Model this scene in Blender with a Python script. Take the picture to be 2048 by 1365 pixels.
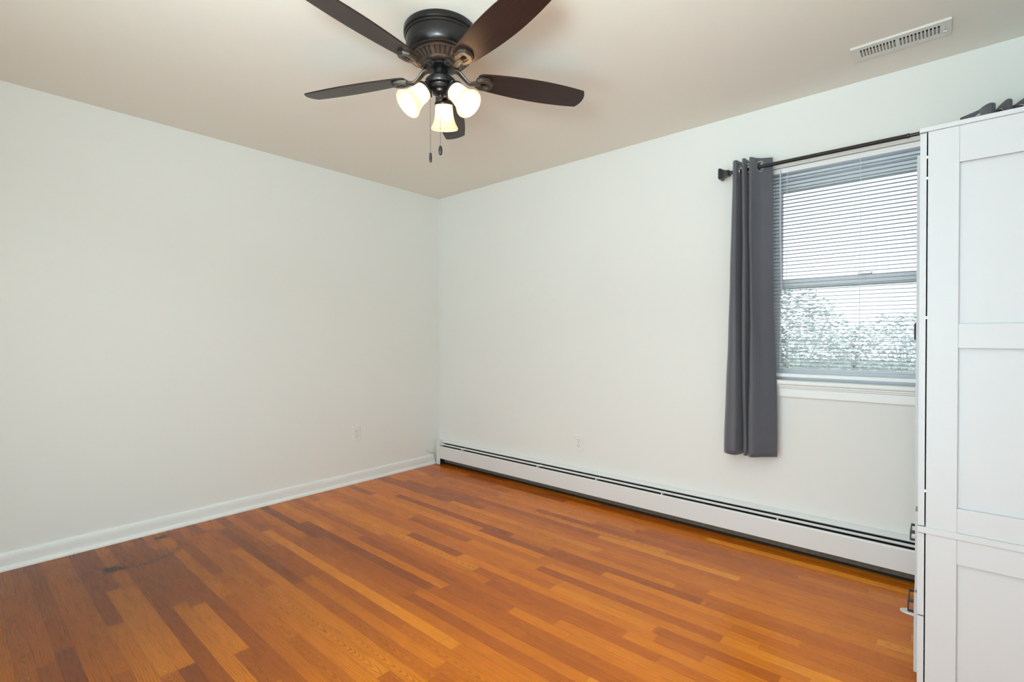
import bpy, bmesh, math, random
from mathutils import Vector, Matrix
PI = math.pi
rnd = random.Random(7)
for o in list(bpy.data.objects): bpy.data.objects.remove(o, do_unlink=True)
scene = bpy.context.scene
COL = scene.collection

# ------------------------------------------------------------------ camera
cam_d = bpy.data.cameras.new('camera'); cam = bpy.data.objects.new('camera', cam_d); COL.objects.link(cam)
CAM = Vector((3.5328, -3.0141, 1.1655))
_r = Vector((0.75307779, 0.65793124, -0.00058017)); _u = Vector((-0.00542595, 0.00709238, 0.99996013)); _f = Vector((-0.65790912, 0.75304461, -0.00891102))
cam.matrix_world = Matrix(((_r.x, _u.x, -_f.x, CAM.x), (_r.y, _u.y, -_f.y, CAM.y), (_r.z, _u.z, -_f.z, CAM.z), (0, 0, 0, 1)))
cam_d.sensor_width = 36.0; cam_d.lens = 988.2 * 36.0 / 2048.0; cam_d.clip_start = 0.02; cam_d.clip_end = 200
scene.camera = cam

# ------------------------------------------------------------------ colour management, world, lights
scene.view_settings.view_transform = 'Standard'; scene.view_settings.look = 'None'
scene.view_settings.gamma = 1.0; scene.view_settings.use_curve_mapping = False
scene.view_settings.exposure = 0.16
scene.cycles.use_denoising = True
scene.cycles.max_bounces = 14; scene.cycles.diffuse_bounces = 10; scene.cycles.glossy_bounces = 6
scene.cycles.transparent_max_bounces = 16; scene.cycles.transmission_bounces = 8
scene.cycles.sample_clamp_indirect = 8.0
scene.cycles.caustics_reflective = False; scene.cycles.caustics_refractive = False

world = bpy.data.worlds.new('overcast_sky'); scene.world = world; world.use_nodes = True
wn = world.node_tree.nodes; wl = world.node_tree.links; wn.clear()
w_out = wn.new('ShaderNodeOutputWorld'); w_bg = wn.new('ShaderNodeBackground')
w_tc = wn.new('ShaderNodeTexCoord'); w_sep = wn.new('ShaderNodeSeparateXYZ'); w_rmp = wn.new('ShaderNodeValToRGB')
wl.new(w_tc.outputs['Generated'], w_sep.inputs[0]); wl.new(w_sep.outputs['Z'], w_rmp.inputs[0])
w_rmp.color_ramp.elements[0].position = 0.0; w_rmp.color_ramp.elements[0].color = (0.93, 0.97, 1.0, 1)
w_rmp.color_ramp.elements[1].position = 0.8; w_rmp.color_ramp.elements[1].color = (0.80, 0.90, 1.0, 1)
wl.new(w_rmp.outputs[0], w_bg.inputs[0]); w_bg.inputs[1].default_value = 1.75; wl.new(w_bg.outputs[0], w_out.inputs[0])

def area(name, loc, tgt, sx, sy, power, col=(1, 1, 1), portal=False, spread=180):
    d = bpy.data.lights.new(name, 'AREA'); d.shape = 'RECTANGLE'; d.size = sx; d.size_y = sy; d.energy = power; d.color = col
    d.spread = math.radians(spread)
    if portal: d.cycles.is_portal = True
    o = bpy.data.objects.new(name, d); COL.objects.link(o); o.location = loc
    o.rotation_euler = (Vector(tgt) - Vector(loc)).to_track_quat('-Z', 'Y').to_euler()
    return o
area('window_portal', (3.23, 0.12, 1.5), (3.23, -1, 1.5), 0.88, 1.18, 1, portal=True)
area('back_window_portal', (2.75, -3.76, 1.10), (2.75, 0, 1.10), 2.0, 1.98, 1, portal=True)
# fill light in an added, unseen window behind the photographer, and the photographer's flash bounced off the ceiling
area('back_window_fill', (2.75, -3.80, 1.10), (2.3, 0, 1.05), 2.0, 1.95, 48, (0.71, 0.93, 1.0))
area('bounce_flash', (3.25, -3.20, 1.55), (2.95, -2.75, 2.44), 0.35, 0.35, 27, (0.77, 0.95, 1.0), spread=125)

# ------------------------------------------------------------------ helpers
def add_box(bm, x0, x1, y0, y1, z0, z1, mi=0):
    vs = [bm.verts.new((x, y, z)) for x in (x0, x1) for y in (y0, y1) for z in (z0, z1)]
    F = [(0, 1, 3, 2), (4, 6, 7, 5), (0, 4, 5, 1), (2, 3, 7, 6), (0, 2, 6, 4), (1, 5, 7, 3)]
    fs = [bm.faces.new([vs[i] for i in f]) for f in F]
    for f in fs: f.material_index = mi
    return vs
def add_lathe(bm, prof, n=40, M=None, cap=True, mi=0):
    M = M or Matrix.Identity(4); rings = []
    for (r, z) in prof:
        rings.append([bm.verts.new(M @ Vector((r * math.cos(2*PI*i/n), r * math.sin(2*PI*i/n), z))) for i in range(n)])
    for a, b in zip(rings, rings[1:]):
        for i in range(n):
            f = bm.faces.new((a[i], a[(i+1) % n], b[(i+1) % n], b[i])); f.material_index = mi
    if cap:
        if prof[0][0] > 1e-5: bm.faces.new(rings[0][::-1]).material_index = mi
        if prof[-1][0] > 1e-5: bm.faces.new(rings[-1]).material_index = mi
    return rings
def add_tube(bm, pts, r, n=10, flat=1.0, caps=True):
    pts = [Vector(p) for p in pts]; rings = []
    up = Vector((0, 0, 1))
    for i, p in enumerate(pts):
        t = (pts[min(i+1, len(pts)-1)] - pts[max(i-1, 0)]).normalized()
        ref = up if abs(t.dot(up)) < 0.95 else Vector((1, 0, 0))
        s = t.cross(ref).normalized(); w = s.cross(t).normalized()
        rr = r[i] if isinstance(r, (list, tuple)) else r
        rings.append([bm.verts.new(p + s * rr * math.cos(2*PI*k/n) + w * rr * flat * math.sin(2*PI*k/n)) for k in range(n)])
    for a, b in zip(rings, rings[1:]):
        for k in range(n): bm.faces.new((a[k], a[(k+1) % n], b[(k+1) % n], b[k]))
    if caps: bm.faces.new(rings[0][::-1]); bm.faces.new(rings[-1])
def add_prism(bm, poly, z0, z1, M=None):
    M = M or Matrix.Identity(4)
    a = [bm.verts.new(M @ Vector((p[0], p[1], z0))) for p in poly]; b = [bm.verts.new(M @ Vector((p[0], p[1], z1))) for p in poly]
    n = len(poly)
    for i in range(n): bm.faces.new((a[i], a[(i+1) % n], b[(i+1) % n], b[i]))
    bm.faces.new(a[::-1]); bm.faces.new(b)
def add_torus(bm, R, r, M, n=32, m=10, fz=1.0):
    rings = [[bm.verts.new(M @ Vector(((R + r*math.cos(2*PI*j/m)) * math.cos(2*PI*i/n), (R + r*math.cos(2*PI*j/m)) * math.sin(2*PI*i/n), fz*r*math.sin(2*PI*j/m)))) for j in range(m)] for i in range(n)]
    for i in range(n):
        for j in range(m):
            bm.faces.new((rings[i][j], rings[(i+1) % n][j], rings[(i+1) % n][(j+1) % m], rings[i][(j+1) % m]))
def catmull(P, sub=8):
    P = [Vector(p) for p in P]; out = []
    for i in range(len(P)-1):
        p0 = P[max(i-1, 0)]; p1 = P[i]; p2 = P[i+1]; p3 = P[min(i+2, len(P)-1)]
        for k in range(sub):
            t = k / sub
            out.append(0.5 * ((2*p1) + (p2-p0)*t + (2*p0-5*p1+4*p2-p3)*t*t + (3*p1-p0-3*p2+p3)*t**3))
    out.append(P[-1]); return out
def obj(name, bm, mats, parent=None, smooth=False, bevel=0.0, seg=2, loc=None, fix=True):
    if fix: bmesh.ops.recalc_face_normals(bm, faces=bm.faces)
    me = bpy.data.meshes.new(name); bm.to_mesh(me); bm.free()
    if not isinstance(mats, (list, tuple)): mats = [mats]
    for m in mats: me.materials.append(m)
    o = bpy.data.objects.new(name, me); COL.objects.link(o)
    if loc is not None:
        me.transform(Matrix.Translation(-Vector(loc)))
        o.location = Vector(loc)
    if parent:
        o.parent = parent; o.location = o.location - parent_world(parent)
    if smooth:
        for p in me.polygons: p.use_smooth = True
        if smooth != 'all':
            a = math.radians(35 if smooth is True else smooth)
            me.set_sharp_from_angle(angle=a)
    if bevel:
        b = o.modifiers.new('bevel', 'BEVEL'); b.width = bevel; b.segments = seg; b.limit_method = 'ANGLE'; b.angle_limit = math.radians(40)
    return o
def parent_world(p):
    v = Vector(p.location)
    while p.parent: p = p.parent; v += Vector(p.location)
    return v
def child_origin(parent): return parent_world(parent)
def tag(o, label, cat, group=None, kind=None):
    if label: o['label'] = label
    if cat: o['category'] = cat
    if group: o['group'] = group
    if kind: o['kind'] = kind
    return o
def thing(name, loc, label, cat, group=None):
    o = bpy.data.objects.new(name, None); COL.objects.link(o); o.location = loc; o.empty_display_size = 0.1
    return tag(o, label, cat, group)
def struct(name, bm, mat, **k):
    o = obj(name, bm, mat, **k); o['kind'] = 'structure'; return o

# ------------------------------------------------------------------ materials
def mat(name):
    m = bpy.data.materials.new(name); m.use_nodes = True; nt = m.node_tree
    return m, nt.nodes, nt.links, nt.nodes['Principled BSDF']
def N(ns, t, **k):
    n = ns.new(t)
    for a, b in k.items(): setattr(n, a, b)
    return n
def simple(name, col, rough=0.5, metal=0.0, spec=0.5, var=0.03, scale=8.0, bump=0.0, bscale=200.0, coat=0.0):
    m, ns, ls, b = mat(name)
    tc = N(ns, 'ShaderNodeTexCoord'); nz = N(ns, 'ShaderNodeTexNoise'); nz.inputs['Scale'].default_value = scale; nz.inputs['Detail'].default_value = 4
    ls.new(tc.outputs['Object'], nz.inputs['Vector'])
    mx = N(ns, 'ShaderNodeMix', data_type='RGBA'); ls.new(nz.outputs['Fac'], mx.inputs['Factor'])
    mx.inputs['A'].default_value = (*[c * (1 - var) for c in col], 1); mx.inputs['B'].default_value = (*[min(1, c * (1 + var)) for c in col], 1)
    ls.new(mx.outputs['Result'], b.inputs['Base Color'])
    b.inputs['Roughness'].default_value = rough; b.inputs['Metallic'].default_value = metal; b.inputs['Specular IOR Level'].default_value = spec
    b.inputs['Coat Weight'].default_value = coat
    if bump:
        n2 = N(ns, 'ShaderNodeTexNoise'); n2.inputs['Scale'].default_value = bscale; n2.inputs['Detail'].default_value = 5
        ls.new(tc.outputs['Object'], n2.inputs['Vector'])
        bp = N(ns, 'ShaderNodeBump'); bp.inputs['Strength'].default_value = bump; bp.inputs['Distance'].default_value = 0.002
        ls.new(n2.outputs['Fac'], bp.inputs['Height']); ls.new(bp.outputs[0], b.inputs['Normal'])
    return m

M_wall = simple('painted_wall', (0.78, 0.81, 0.79), 0.55, var=0.008, scale=1.5, bump=0.06, bscale=260, spec=0.3)
M_ceil = simple('painted_ceiling', (0.78, 0.765, 0.70), 0.7, var=0.01, scale=1.2, bump=0.06, bscale=220, spec=0.2)
M_trim = simple('gloss_white_trim', (0.78, 0.81, 0.805), 0.3, var=0.01, bump=0.03, bscale=60)
M_heat = simple('white_enamel_metal', (0.74, 0.76, 0.76), 0.35, var=0.01)
M_black = simple('dark_void', (0.008, 0.008, 0.008), 0.8)
M_cab = simple('white_laminate', (0.49, 0.50, 0.52), 0.38, var=0.01, scale=3)
M_vinyl = simple('white_vinyl_frame', (0.86, 0.88, 0.90), 0.4, var=0.01)
M_plate = simple('ivory_white_plastic', (0.78, 0.80, 0.79), 0.35, var=0.01)
M_slot = simple('outlet_slot_dark', (0.12, 0.11, 0.10), 0.6)
M_blackmetal = simple('satin_black_metal', (0.012, 0.013, 0.016), 0.32, spec=0.6)
M_chrome = simple('brushed_silver', (0.75, 0.75, 0.76), 0.22, metal=1.0)
M_bronze = simple('dark_bronze_metal', (0.042, 0.041, 0.042), 0.30, metal=0.85, var=0.12, scale=30)
M_tinted = simple('tinted_bronze', (0.115, 0.098, 0.085), 0.38, metal=0.8, var=0.15, scale=40)  # bronze lightened for ribs and brackets; brackets' warm lamplight put into the colour
M_brown = simple('dusty_heater_element', (0.10, 0.085, 0.065), 0.8, var=0.5, scale=60)
M_vent = simple('vent_enamel', (0.68, 0.69, 0.66), 0.45, var=0.02)
M_ventdark = simple('vent_inside', (0.05, 0.05, 0.045), 0.8)

def fabric(name, col):
    m, ns, ls, b = mat(name)
    tc = N(ns, 'ShaderNodeTexCoord'); wv = N(ns, 'ShaderNodeTexWave'); wv.inputs['Scale'].default_value = 260; wv.bands_direction = 'Z'
    ls.new(tc.outputs['Object'], wv.inputs['Vector'])
    nz = N(ns, 'ShaderNodeTexNoise'); nz.inputs['Scale'].default_value = 5
    ls.new(tc.outputs['Object'], nz.inputs['Vector'])
    mx = N(ns, 'ShaderNodeMix', data_type='RGBA'); ls.new(nz.outputs['Fac'], mx.inputs['Factor'])
    mx.inputs['A'].default_value = (*[c * 0.9 for c in col], 1); mx.inputs['B'].default_value = (*[c * 1.1 for c in col], 1)
    ls.new(mx.outputs['Result'], b.inputs['Base Color']); b.inputs['Roughness'].default_value = 0.55
    b.inputs['Sheen Weight'].default_value = 0.25; b.inputs['Sheen Roughness'].default_value = 0.5; b.inputs['Specular IOR Level'].default_value = 0.35
    bp = N(ns, 'ShaderNodeBump'); bp.inputs['Strength'].default_value = 0.15; bp.inputs['Distance'].default_value = 0.0008
    ls.new(wv.outputs['Fac'], bp.inputs['Height']); ls.new(bp.outputs[0], b.inputs['Normal'])
    return m
M_curtain = fabric('charcoal_blackout_fabric', (0.105, 0.111, 0.134))

def slat_material():
    m, ns, ls, b = mat('white_vinyl_slat')
    out = ns['Material Output']
    b.inputs['Base Color'].default_value = (0.86, 0.89, 0.92, 1); b.inputs['Roughness'].default_value = 0.4
    nz = N(ns, 'ShaderNodeTexNoise'); nz.inputs['Scale'].default_value = 3; tc = N(ns, 'ShaderNodeTexCoord'); ls.new(tc.outputs['Object'], nz.inputs['Vector'])
    mr = N(ns, 'ShaderNodeMapRange'); mr.inputs['To Min'].default_value = 0.36; mr.inputs['To Max'].default_value = 0.46; ls.new(nz.outputs['Fac'], mr.inputs['Value']); ls.new(mr.outputs[0], b.inputs['Roughness'])
    tr = N(ns, 'ShaderNodeBsdfTranslucent'); tr.inputs['Color'].default_value = (0.75, 0.82, 0.9, 1)
    mx = N(ns, 'ShaderNodeMixShader'); mx.inputs[0].default_value = 0.42
    ls.new(b.outputs[0], mx.inputs[1]); ls.new(tr.outputs[0], mx.inputs[2]); ls.new(mx.outputs[0], out.inputs[0])
    return m
M_slat = slat_material()
M_cord = simple('white_cord', (0.9, 0.92, 0.95), 0.6, var=0.01)
_n = M_cord.node_tree; _t = _n.nodes.new('ShaderNodeBsdfTranslucent'); _t.inputs['Color'].default_value = (0.9, 0.94, 1, 1); _m = _n.nodes.new('ShaderNodeMixShader'); _m.inputs[0].default_value = 0.65
_n.links.new(_n.nodes['Principled BSDF'].outputs[0], _m.inputs[1]); _n.links.new(_t.outputs[0], _m.inputs[2]); _n.links.new(_m.outputs[0], _n.nodes['Material Output'].inputs[0])
def glass_material():
    m, ns, ls, b = mat('window_glass'); out = ns['Material Output']; ns.remove(b)
    tr = N(ns, 'ShaderNodeBsdfTransparent'); tr.inputs[0].default_value = (0.93, 0.96, 0.97, 1)
    gl = N(ns, 'ShaderNodeBsdfGlossy'); gl.inputs['Roughness'].default_value = 0.02
    fr = N(ns, 'ShaderNodeFresnel'); fr.inputs[0].default_value = 1.45
    mx = N(ns, 'ShaderNodeMixShader'); ls.new(fr.outputs[0], mx.inputs[0]); ls.new(tr.outputs[0], mx.inputs[1]); ls.new(gl.outputs[0], mx.inputs[2]); ls.new(mx.outputs[0], out.inputs[0])
    return m
M_glass = glass_material()
def shade_material():
    m, ns, ls, b = mat('frosted_amber_glass'); out = ns['Material Output']
    b.inputs['Base Color'].default_value = (0.95, 0.86, 0.72, 1); b.inputs['Roughness'].default_value = 0.35
    nz = N(ns, 'ShaderNodeTexNoise'); nz.inputs['Scale'].default_value = 20; tc = N(ns, 'ShaderNodeTexCoord'); ls.new(tc.outputs['Object'], nz.inputs['Vector'])
    mr = N(ns, 'ShaderNodeMapRange'); mr.inputs['To Min'].default_value = 0.3; mr.inputs['To Max'].default_value = 0.4; ls.new(nz.outputs['Fac'], mr.inputs['Value']); ls.new(mr.outputs[0], b.inputs['Roughness'])
    tr = N(ns, 'ShaderNodeBsdfTranslucent'); tr.inputs['Color'].default_value = (1.0, 0.87, 0.70, 1)
    mx = N(ns, 'ShaderNodeMixShader'); mx.inputs[0].default_value = 0.6
    ls.new(b.outputs[0], mx.inputs[1]); ls.new(tr.outputs[0], mx.inputs[2])
    ls.new(mx.outputs[0], out.inputs[0])
    return m
M_shade = shade_material()
def bulb_material():
    m, ns, ls, b = mat('lit_bulb'); b.inputs['Base Color'].default_value = (1, 0.95, 0.85, 1)
    b.inputs['Emission Color'].default_value = (1, 0.88, 0.72, 1); b.inputs['Emission Strength'].default_value = 32.0
    return m
M_bulb = bulb_material()

def math_node(ns, ls, op, a, b=None, c=None):
    n = N(ns, 'ShaderNodeMath', operation=op)
    for i, v in enumerate((a, b, c)):
        if v is None: continue
        if isinstance(v, (int, float)): n.inputs[i].default_value = v
        else: ls.new(v, n.inputs[i])
    return n.outputs[0]
BOARDS = [(-13,.67,1.52,.95), (-9,1.10,1.58,.93), (1,.48,2.16,.98), (-3,.61,2.48,.88), (16,.37,1.94,.9), (18,1.92,2.74,.02), (12,2.17,2.67,.97), (12,2.68,3.12,.12), (5,2.31,2.75,.06), (-13,.10,.66,0.), (9,2.35,2.56,.2), (17,2.28,3.13,.92),
          (20,2.73,3.46,.93), (24,2.8,3.45,.8), (7,2.15,2.57,.8), (8,2.58,3.07,.9), (15,2.02,2.63,.85), (11,1.6,2.7,.75), (13,2.2,3.2,.85), (10,2.6,3.3,.88), (14,1.5,2.0,.7)]
def floor_material():
    m, ns, ls, b = mat('oak_strip_floor')
    mt = lambda op, a, b_=None, c=None: math_node(ns, ls, op, a, b_, c)
    tc = N(ns, 'ShaderNodeTexCoord'); sp = N(ns, 'ShaderNodeSeparateXYZ'); ls.new(tc.outputs['Object'], sp.inputs[0])
    X, Y = sp.outputs['X'], sp.outputs['Y']
    v = mt('DIVIDE', mt('ADD', Y, 1.8423), 0.054); row = mt('FLOOR', v); fy = mt('FRACT', v)
    wr = N(ns, 'ShaderNodeTexWhiteNoise', noise_dimensions='1D'); ls.new(row, wr.inputs['W'])
    wr2 = N(ns, 'ShaderNodeTexWhiteNoise', noise_dimensions='1D'); ls.new(mt('ADD', row, 77.3), wr2.inputs['W'])
    ln = mt('MULTIPLY_ADD', wr2.outputs['Value'], 0.9, 0.75)
    u = mt('ADD', mt('DIVIDE', X, ln), mt('MULTIPLY', wr.outputs['Value'], 23.0)); col = mt('FLOOR', u); fx = mt('FRACT', u)
    cb = N(ns, 'ShaderNodeCombineXYZ'); ls.new(row, cb.inputs[0]); ls.new(col, cb.inputs[1])
    wh = N(ns, 'ShaderNodeTexWhiteNoise', noise_dimensions='3D'); ls.new(cb.outputs[0], wh.inputs['Vector'])
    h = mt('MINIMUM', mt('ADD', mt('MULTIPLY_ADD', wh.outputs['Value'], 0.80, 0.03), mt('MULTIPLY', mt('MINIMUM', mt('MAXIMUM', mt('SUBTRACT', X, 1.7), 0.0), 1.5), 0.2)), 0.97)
    for rw, xa, xb, tone in [(q[0], q[1], q[2], 0.5 + (q[3]-0.5)*0.68) for q in BOARDS]:        # boards whose tone stands out in the room
        mk = mt('MULTIPLY', mt('COMPARE', row, float(rw), 0.4), mt('MULTIPLY', mt('GREATER_THAN', X, xa), mt('LESS_THAN', X, xb)))
        h = mt('ADD', mt('MULTIPLY', h, mt('SUBTRACT', 1.0, mk)), mt('MULTIPLY', mk, tone))
    hs = N(ns, 'ShaderNodeSeparateColor'); ls.new(wh.outputs['Color'], hs.inputs[0])
    # plank tone
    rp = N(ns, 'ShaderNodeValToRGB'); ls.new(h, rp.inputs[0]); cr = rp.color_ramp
    stops = [(0.0, (0.29, 0.066, 0.010)), (0.22, (0.44, 0.105, 0.008)), (0.5, (0.55, 0.140, 0.008)), (0.78, (0.65, 0.185, 0.010)), (0.93, (0.78, 0.26, 0.018)), (1.0, (0.83, 0.295, 0.028))]
    cr.elements[0].position, cr.elements[0].color = stops[0][0], (*stops[0][1], 1)
    cr.elements[1].position, cr.elements[1].color = stops[-1][0], (*stops[-1][1], 1)
    for p, c in stops[1:-1]:
        e = cr.elements.new(p); e.color = (*c, 1)
    # grain coordinates, shifted plank by plank
    off = N(ns, 'ShaderNodeCombineXYZ'); ls.new(mt('MULTIPLY', hs.outputs[0], 40.0), off.inputs[0]); ls.new(mt('MULTIPLY', hs.outputs[1], 9.0), off.inputs[1])
    va = N(ns, 'ShaderNodeVectorMath', operation='ADD'); ls.new(tc.outputs['Object'], va.inputs[0]); ls.new(off.outputs[0], va.inputs[1])
    def grain(sx, sy, scale, detail, rough=0.6, dist=0.0):
        vm = N(ns, 'ShaderNodeVectorMath', operation='MULTIPLY'); ls.new(va.outputs[0], vm.inputs[0]); vm.inputs[1].default_value = (sx, sy, 1)
        nz = N(ns, 'ShaderNodeTexNoise'); nz.inputs['Scale'].default_value = scale; nz.inputs['Detail'].default_value = detail; nz.inputs['Roughness'].default_value = rough
        nz.inputs['Distortion'].default_value = dist
        ls.new(vm.outputs[0], nz.inputs['Vector']); return nz.outputs['Fac']
    g1 = grain(2.0, 60.0, 3.0, 6)            # fine streaks
    g2 = grain(1.1, 3.0, 1.6, 2)            # slow wander of the figure
    yc = mt('SUBTRACT', fy, mt('MULTIPLY_ADD', hs.outputs[1], 0.5, 0.25))
    arch = mt('ADD', mt('ADD', X, mt('MULTIPLY', mt('MULTIPLY', yc, yc), 0.85)), mt('MULTIPLY', g2, 0.38))
    cath = mt('POWER', mt('MULTIPLY_ADD', mt('SINE', mt('MULTIPLY', arch, 150.0)), 0.5, 0.5), 2.5)          # cathedral arches
    strt = mt('POWER', mt('MULTIPLY_ADD', mt('SINE', mt('MULTIPLY', mt('ADD', mt('MULTIPLY', fy, 0.9), mt('MULTIPLY', g2, 0.8)), 48.0)), 0.5, 0.5), 2.0)   # straight grain lines
    isc = mt('GREATER_THAN', hs.outputs[2], 0.72)
    amp = mt('MULTIPLY', grain(1.6, 5.0, 1.3, 2), mt('MULTIPLY_ADD', hs.outputs[0], 0.7, 0.35))
    rr = mt('MULTIPLY', mt('ADD', mt('MULTIPLY', isc, cath), mt('MULTIPLY', mt('SUBTRACT', 1.0, isc), mt('MULTIPLY', strt, 0.6))), amp)
    pores = grain(6.0, 220.0, 3.0, 3)
    dk = mt('MULTIPLY', rr, 0.95)
    fac = mt('ADD', mt('MULTIPLY', mt('SUBTRACT', g1, 0.5), 0.75), mt('MULTIPLY', mt('SUBTRACT', pores, 0.5), 0.35))
    lum = mt('SUBTRACT', mt('ADD', 1.08, fac), dk)
    big = N(ns, 'ShaderNodeTexNoise'); big.inputs['Scale'].default_value = 0.9; big.inputs['Detail'].default_value = 3; ls.new(tc.outputs['Object'], big.inputs['Vector'])
    lum = mt('MULTIPLY', lum, mt('MULTIPLY_ADD', big.outputs['Fac'], 0.35, 0.83))
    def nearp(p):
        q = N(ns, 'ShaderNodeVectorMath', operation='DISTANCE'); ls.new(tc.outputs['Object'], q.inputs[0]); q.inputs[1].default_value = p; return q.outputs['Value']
    left_dark = N(ns, 'ShaderNodeMapRange', interpolation_type='SMOOTHSTEP'); ls.new(mt('ADD', nearp((0.75, -2.95, 0)), mt('MULTIPLY', h, 0.35)), left_dark.inputs['Value'])
    left_dark.inputs['From Min'].default_value = 0.45; left_dark.inputs['From Max'].default_value = 2.3; left_dark.inputs['To Min'].default_value = 0.42; left_dark.inputs['To Max'].default_value = 1.0
    lum = mt('MULTIPLY', lum, left_dark.outputs[0])      # boards grade darker toward the near left of the room
    # joints
    gy = mt('MINIMUM', fy, mt('SUBTRACT', 1.0, fy)); gx = mt('MULTIPLY', mt('MINIMUM', fx, mt('SUBTRACT', 1.0, fx)), ln)
    jy = mt('SMOOTHSTEP', 0.0, 0.022, gy) if False else None
    def sstep(val, a, c):
        n = N(ns, 'ShaderNodeMapRange', interpolation_type='SMOOTHSTEP'); ls.new(val, n.inputs['Value']); n.inputs['From Min'].default_value = a; n.inputs['From Max'].default_value = c
        return n.outputs[0]
    jn = mt('MULTIPLY', sstep(gy, 0.0, 0.022), sstep(gx, 0.0, 0.0016))
    lum = mt('MULTIPLY', lum, mt('MULTIPLY_ADD', jn, 0.45, 0.55))
    # the pot-ring stain by the left wall
    def vsub(p): 
        s = N(ns, 'ShaderNodeVectorMath', operation='DISTANCE'); ls.new(tc.outputs['Object'], s.inputs[0]); s.inputs[1].default_value = p; return s.outputs['Value']
    sn = grain(8, 8, 2.0, 4)
    dr = mt('ADD', vsub((0.262, -2.345, 0)), mt('MULTIPLY', mt('SUBTRACT', sn, 0.5), 0.05))
    ring = mt('SUBTRACT', 1.0, sstep(mt('ABSOLUTE', mt('SUBTRACT', dr, 0.19)), 0.000, 0.028))
    ring = mt('MULTIPLY', ring, mt('MULTIPLY', sstep(X, 0.20, 0.44), 0.55))
    sp1 = mt('SUBTRACT', 1.0, sstep(mt('ADD', vsub((0.405, -2.475, 0)), mt('MULTIPLY', mt('SUBTRACT', sn, 0.5), 0.09)), 0.015, 0.062))
    sp2 = mt('SUBTRACT', 1.0, sstep(mt('ADD', vsub((0.115, -2.205, 0)), mt('MULTIPLY', mt('SUBTRACT', sn, 0.5), 0.09)), 0.015, 0.055))
    st = mt('MINIMUM', mt('ADD', ring, mt('MULTIPLY', mt('ADD', sp1, sp2), 0.85)), 0.85)
    lum = mt('MULTIPLY', lum, mt('SUBTRACT', 1.0, st))
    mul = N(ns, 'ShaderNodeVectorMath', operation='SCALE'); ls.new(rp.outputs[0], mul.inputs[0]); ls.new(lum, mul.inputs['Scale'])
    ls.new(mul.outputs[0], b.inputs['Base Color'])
    rg = mt('MULTIPLY_ADD', g1, 0.12, 0.22); ls.new(rg, b.inputs['Roughness'])
    b.inputs['Specular IOR Level'].default_value = 0.26
    hgt = mt('ADD', mt('MULTIPLY', jn, 1.0), mt('MULTIPLY', g1, 0.25))
    bp = N(ns, 'ShaderNodeBump'); bp.inputs['Strength'].default_value = 0.25; bp.inputs['Distance'].default_value = 0.0012; ls.new(hgt, bp.inputs['Height']); ls.new(bp.outputs[0], b.inputs['Normal'])
    return m
M_floor = floor_material()
def blade_material():
    m, ns, ls, b = mat('dark_walnut_blade')
    tc = N(ns, 'ShaderNodeTexCoord'); vm = N(ns, 'ShaderNodeVectorMath', operation='MULTIPLY'); ls.new(tc.outputs['Object'], vm.inputs[0]); vm.inputs[1].default_value = (2, 45, 1)
    nz = N(ns, 'ShaderNodeTexNoise'); nz.inputs['Scale'].default_value = 3.5; nz.inputs['Detail'].default_value = 6; ls.new(vm.outputs[0], nz.inputs['Vector'])
    rp = N(ns, 'ShaderNodeValToRGB'); ls.new(nz.outputs['Fac'], rp.inputs[0])
    rp.color_ramp.elements[0].position = 0.3; rp.color_ramp.elements[0].color = (0.014, 0.006, 0.005, 1)
    rp.color_ramp.elements[1].position = 0.7; rp.color_ramp.elements[1].color = (0.030, 0.012, 0.009, 1)
    ls.new(rp.outputs[0], b.inputs['Base Color']); b.inputs['Roughness'].default_value = 0.34; b.inputs['Specular IOR Level'].default_value = 0.45
    return m
M_blade = blade_material()
M_grass = simple('winter_grass', (0.30, 0.33, 0.22), 0.9, var=0.4, scale=3)
M_leaf = simple('shrub_leaves', (0.42, 0.44, 0.40), 0.5, var=0.5, scale=4)
M_bark = simple('grey_bark', (0.42, 0.41, 0.42), 0.8, var=0.3, scale=10)

# ------------------------------------------------------------------ room shell
RX, RY, H = 4.15, -3.70, 2.44       # room runs x 0..RX, y RY..0
WX0, WX1, WZ0, WZ1 = 2.79, 3.665, 0.925, 2.09   # visible window opening
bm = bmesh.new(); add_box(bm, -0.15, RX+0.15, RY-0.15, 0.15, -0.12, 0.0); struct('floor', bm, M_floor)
bm = bmesh.new(); add_box(bm, -0.15, RX+0.15, RY-0.15, 0.15, H, H+0.12); struct('ceiling', bm, M_ceil)
bm = bmesh.new(); add_box(bm, -0.15, 0.0, RY-0.15, 0.15, 0, H); struct('wall_left', bm, M_wall)
bm = bmesh.new(); add_box(bm, RX, RX+0.15, RY-0.15, 0.15, 0, H); struct('wall_east', bm, M_wall)
def wall_hole(name, x0, x1, y0, y1, hx0, hx1, hz0, hz1):
    bm = bmesh.new(); xs = [x0, hx0, hx1, x1]; zs = [0, hz0, hz1, H]
    V = {}
    def g(i, j, y):
        if (i, j, y) not in V: V[(i, j, y)] = bm.verts.new((xs[i], y, zs[j]))
        return V[(i, j, y)]
    for y in (y0, y1):
        for i in range(3):
            for j in range(3):
                if i == 1 and j == 1: continue
                bm.faces.new((g(i, j, y), g(i+1, j, y), g(i+1, j+1, y), g(i, j+1, y)))
    for (a, c) in (((1, 1), (2, 1)), ((2, 1), (2, 2)), ((2, 2), (1, 2)), ((1, 2), (1, 1))):
        bm.faces.new((g(*a, y0), g(*c, y0), g(*c, y1), g(*a, y1)))
    return struct(name, bm, M_wall)
wall_hole('wall_right', 0, RX, 0.0, 0.15, WX0, WX1, WZ0, WZ1)
wall_hole('wall_back', 0, RX, RY-0.15, RY, 1.75, 3.75, 0.09, 2.1)

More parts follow.
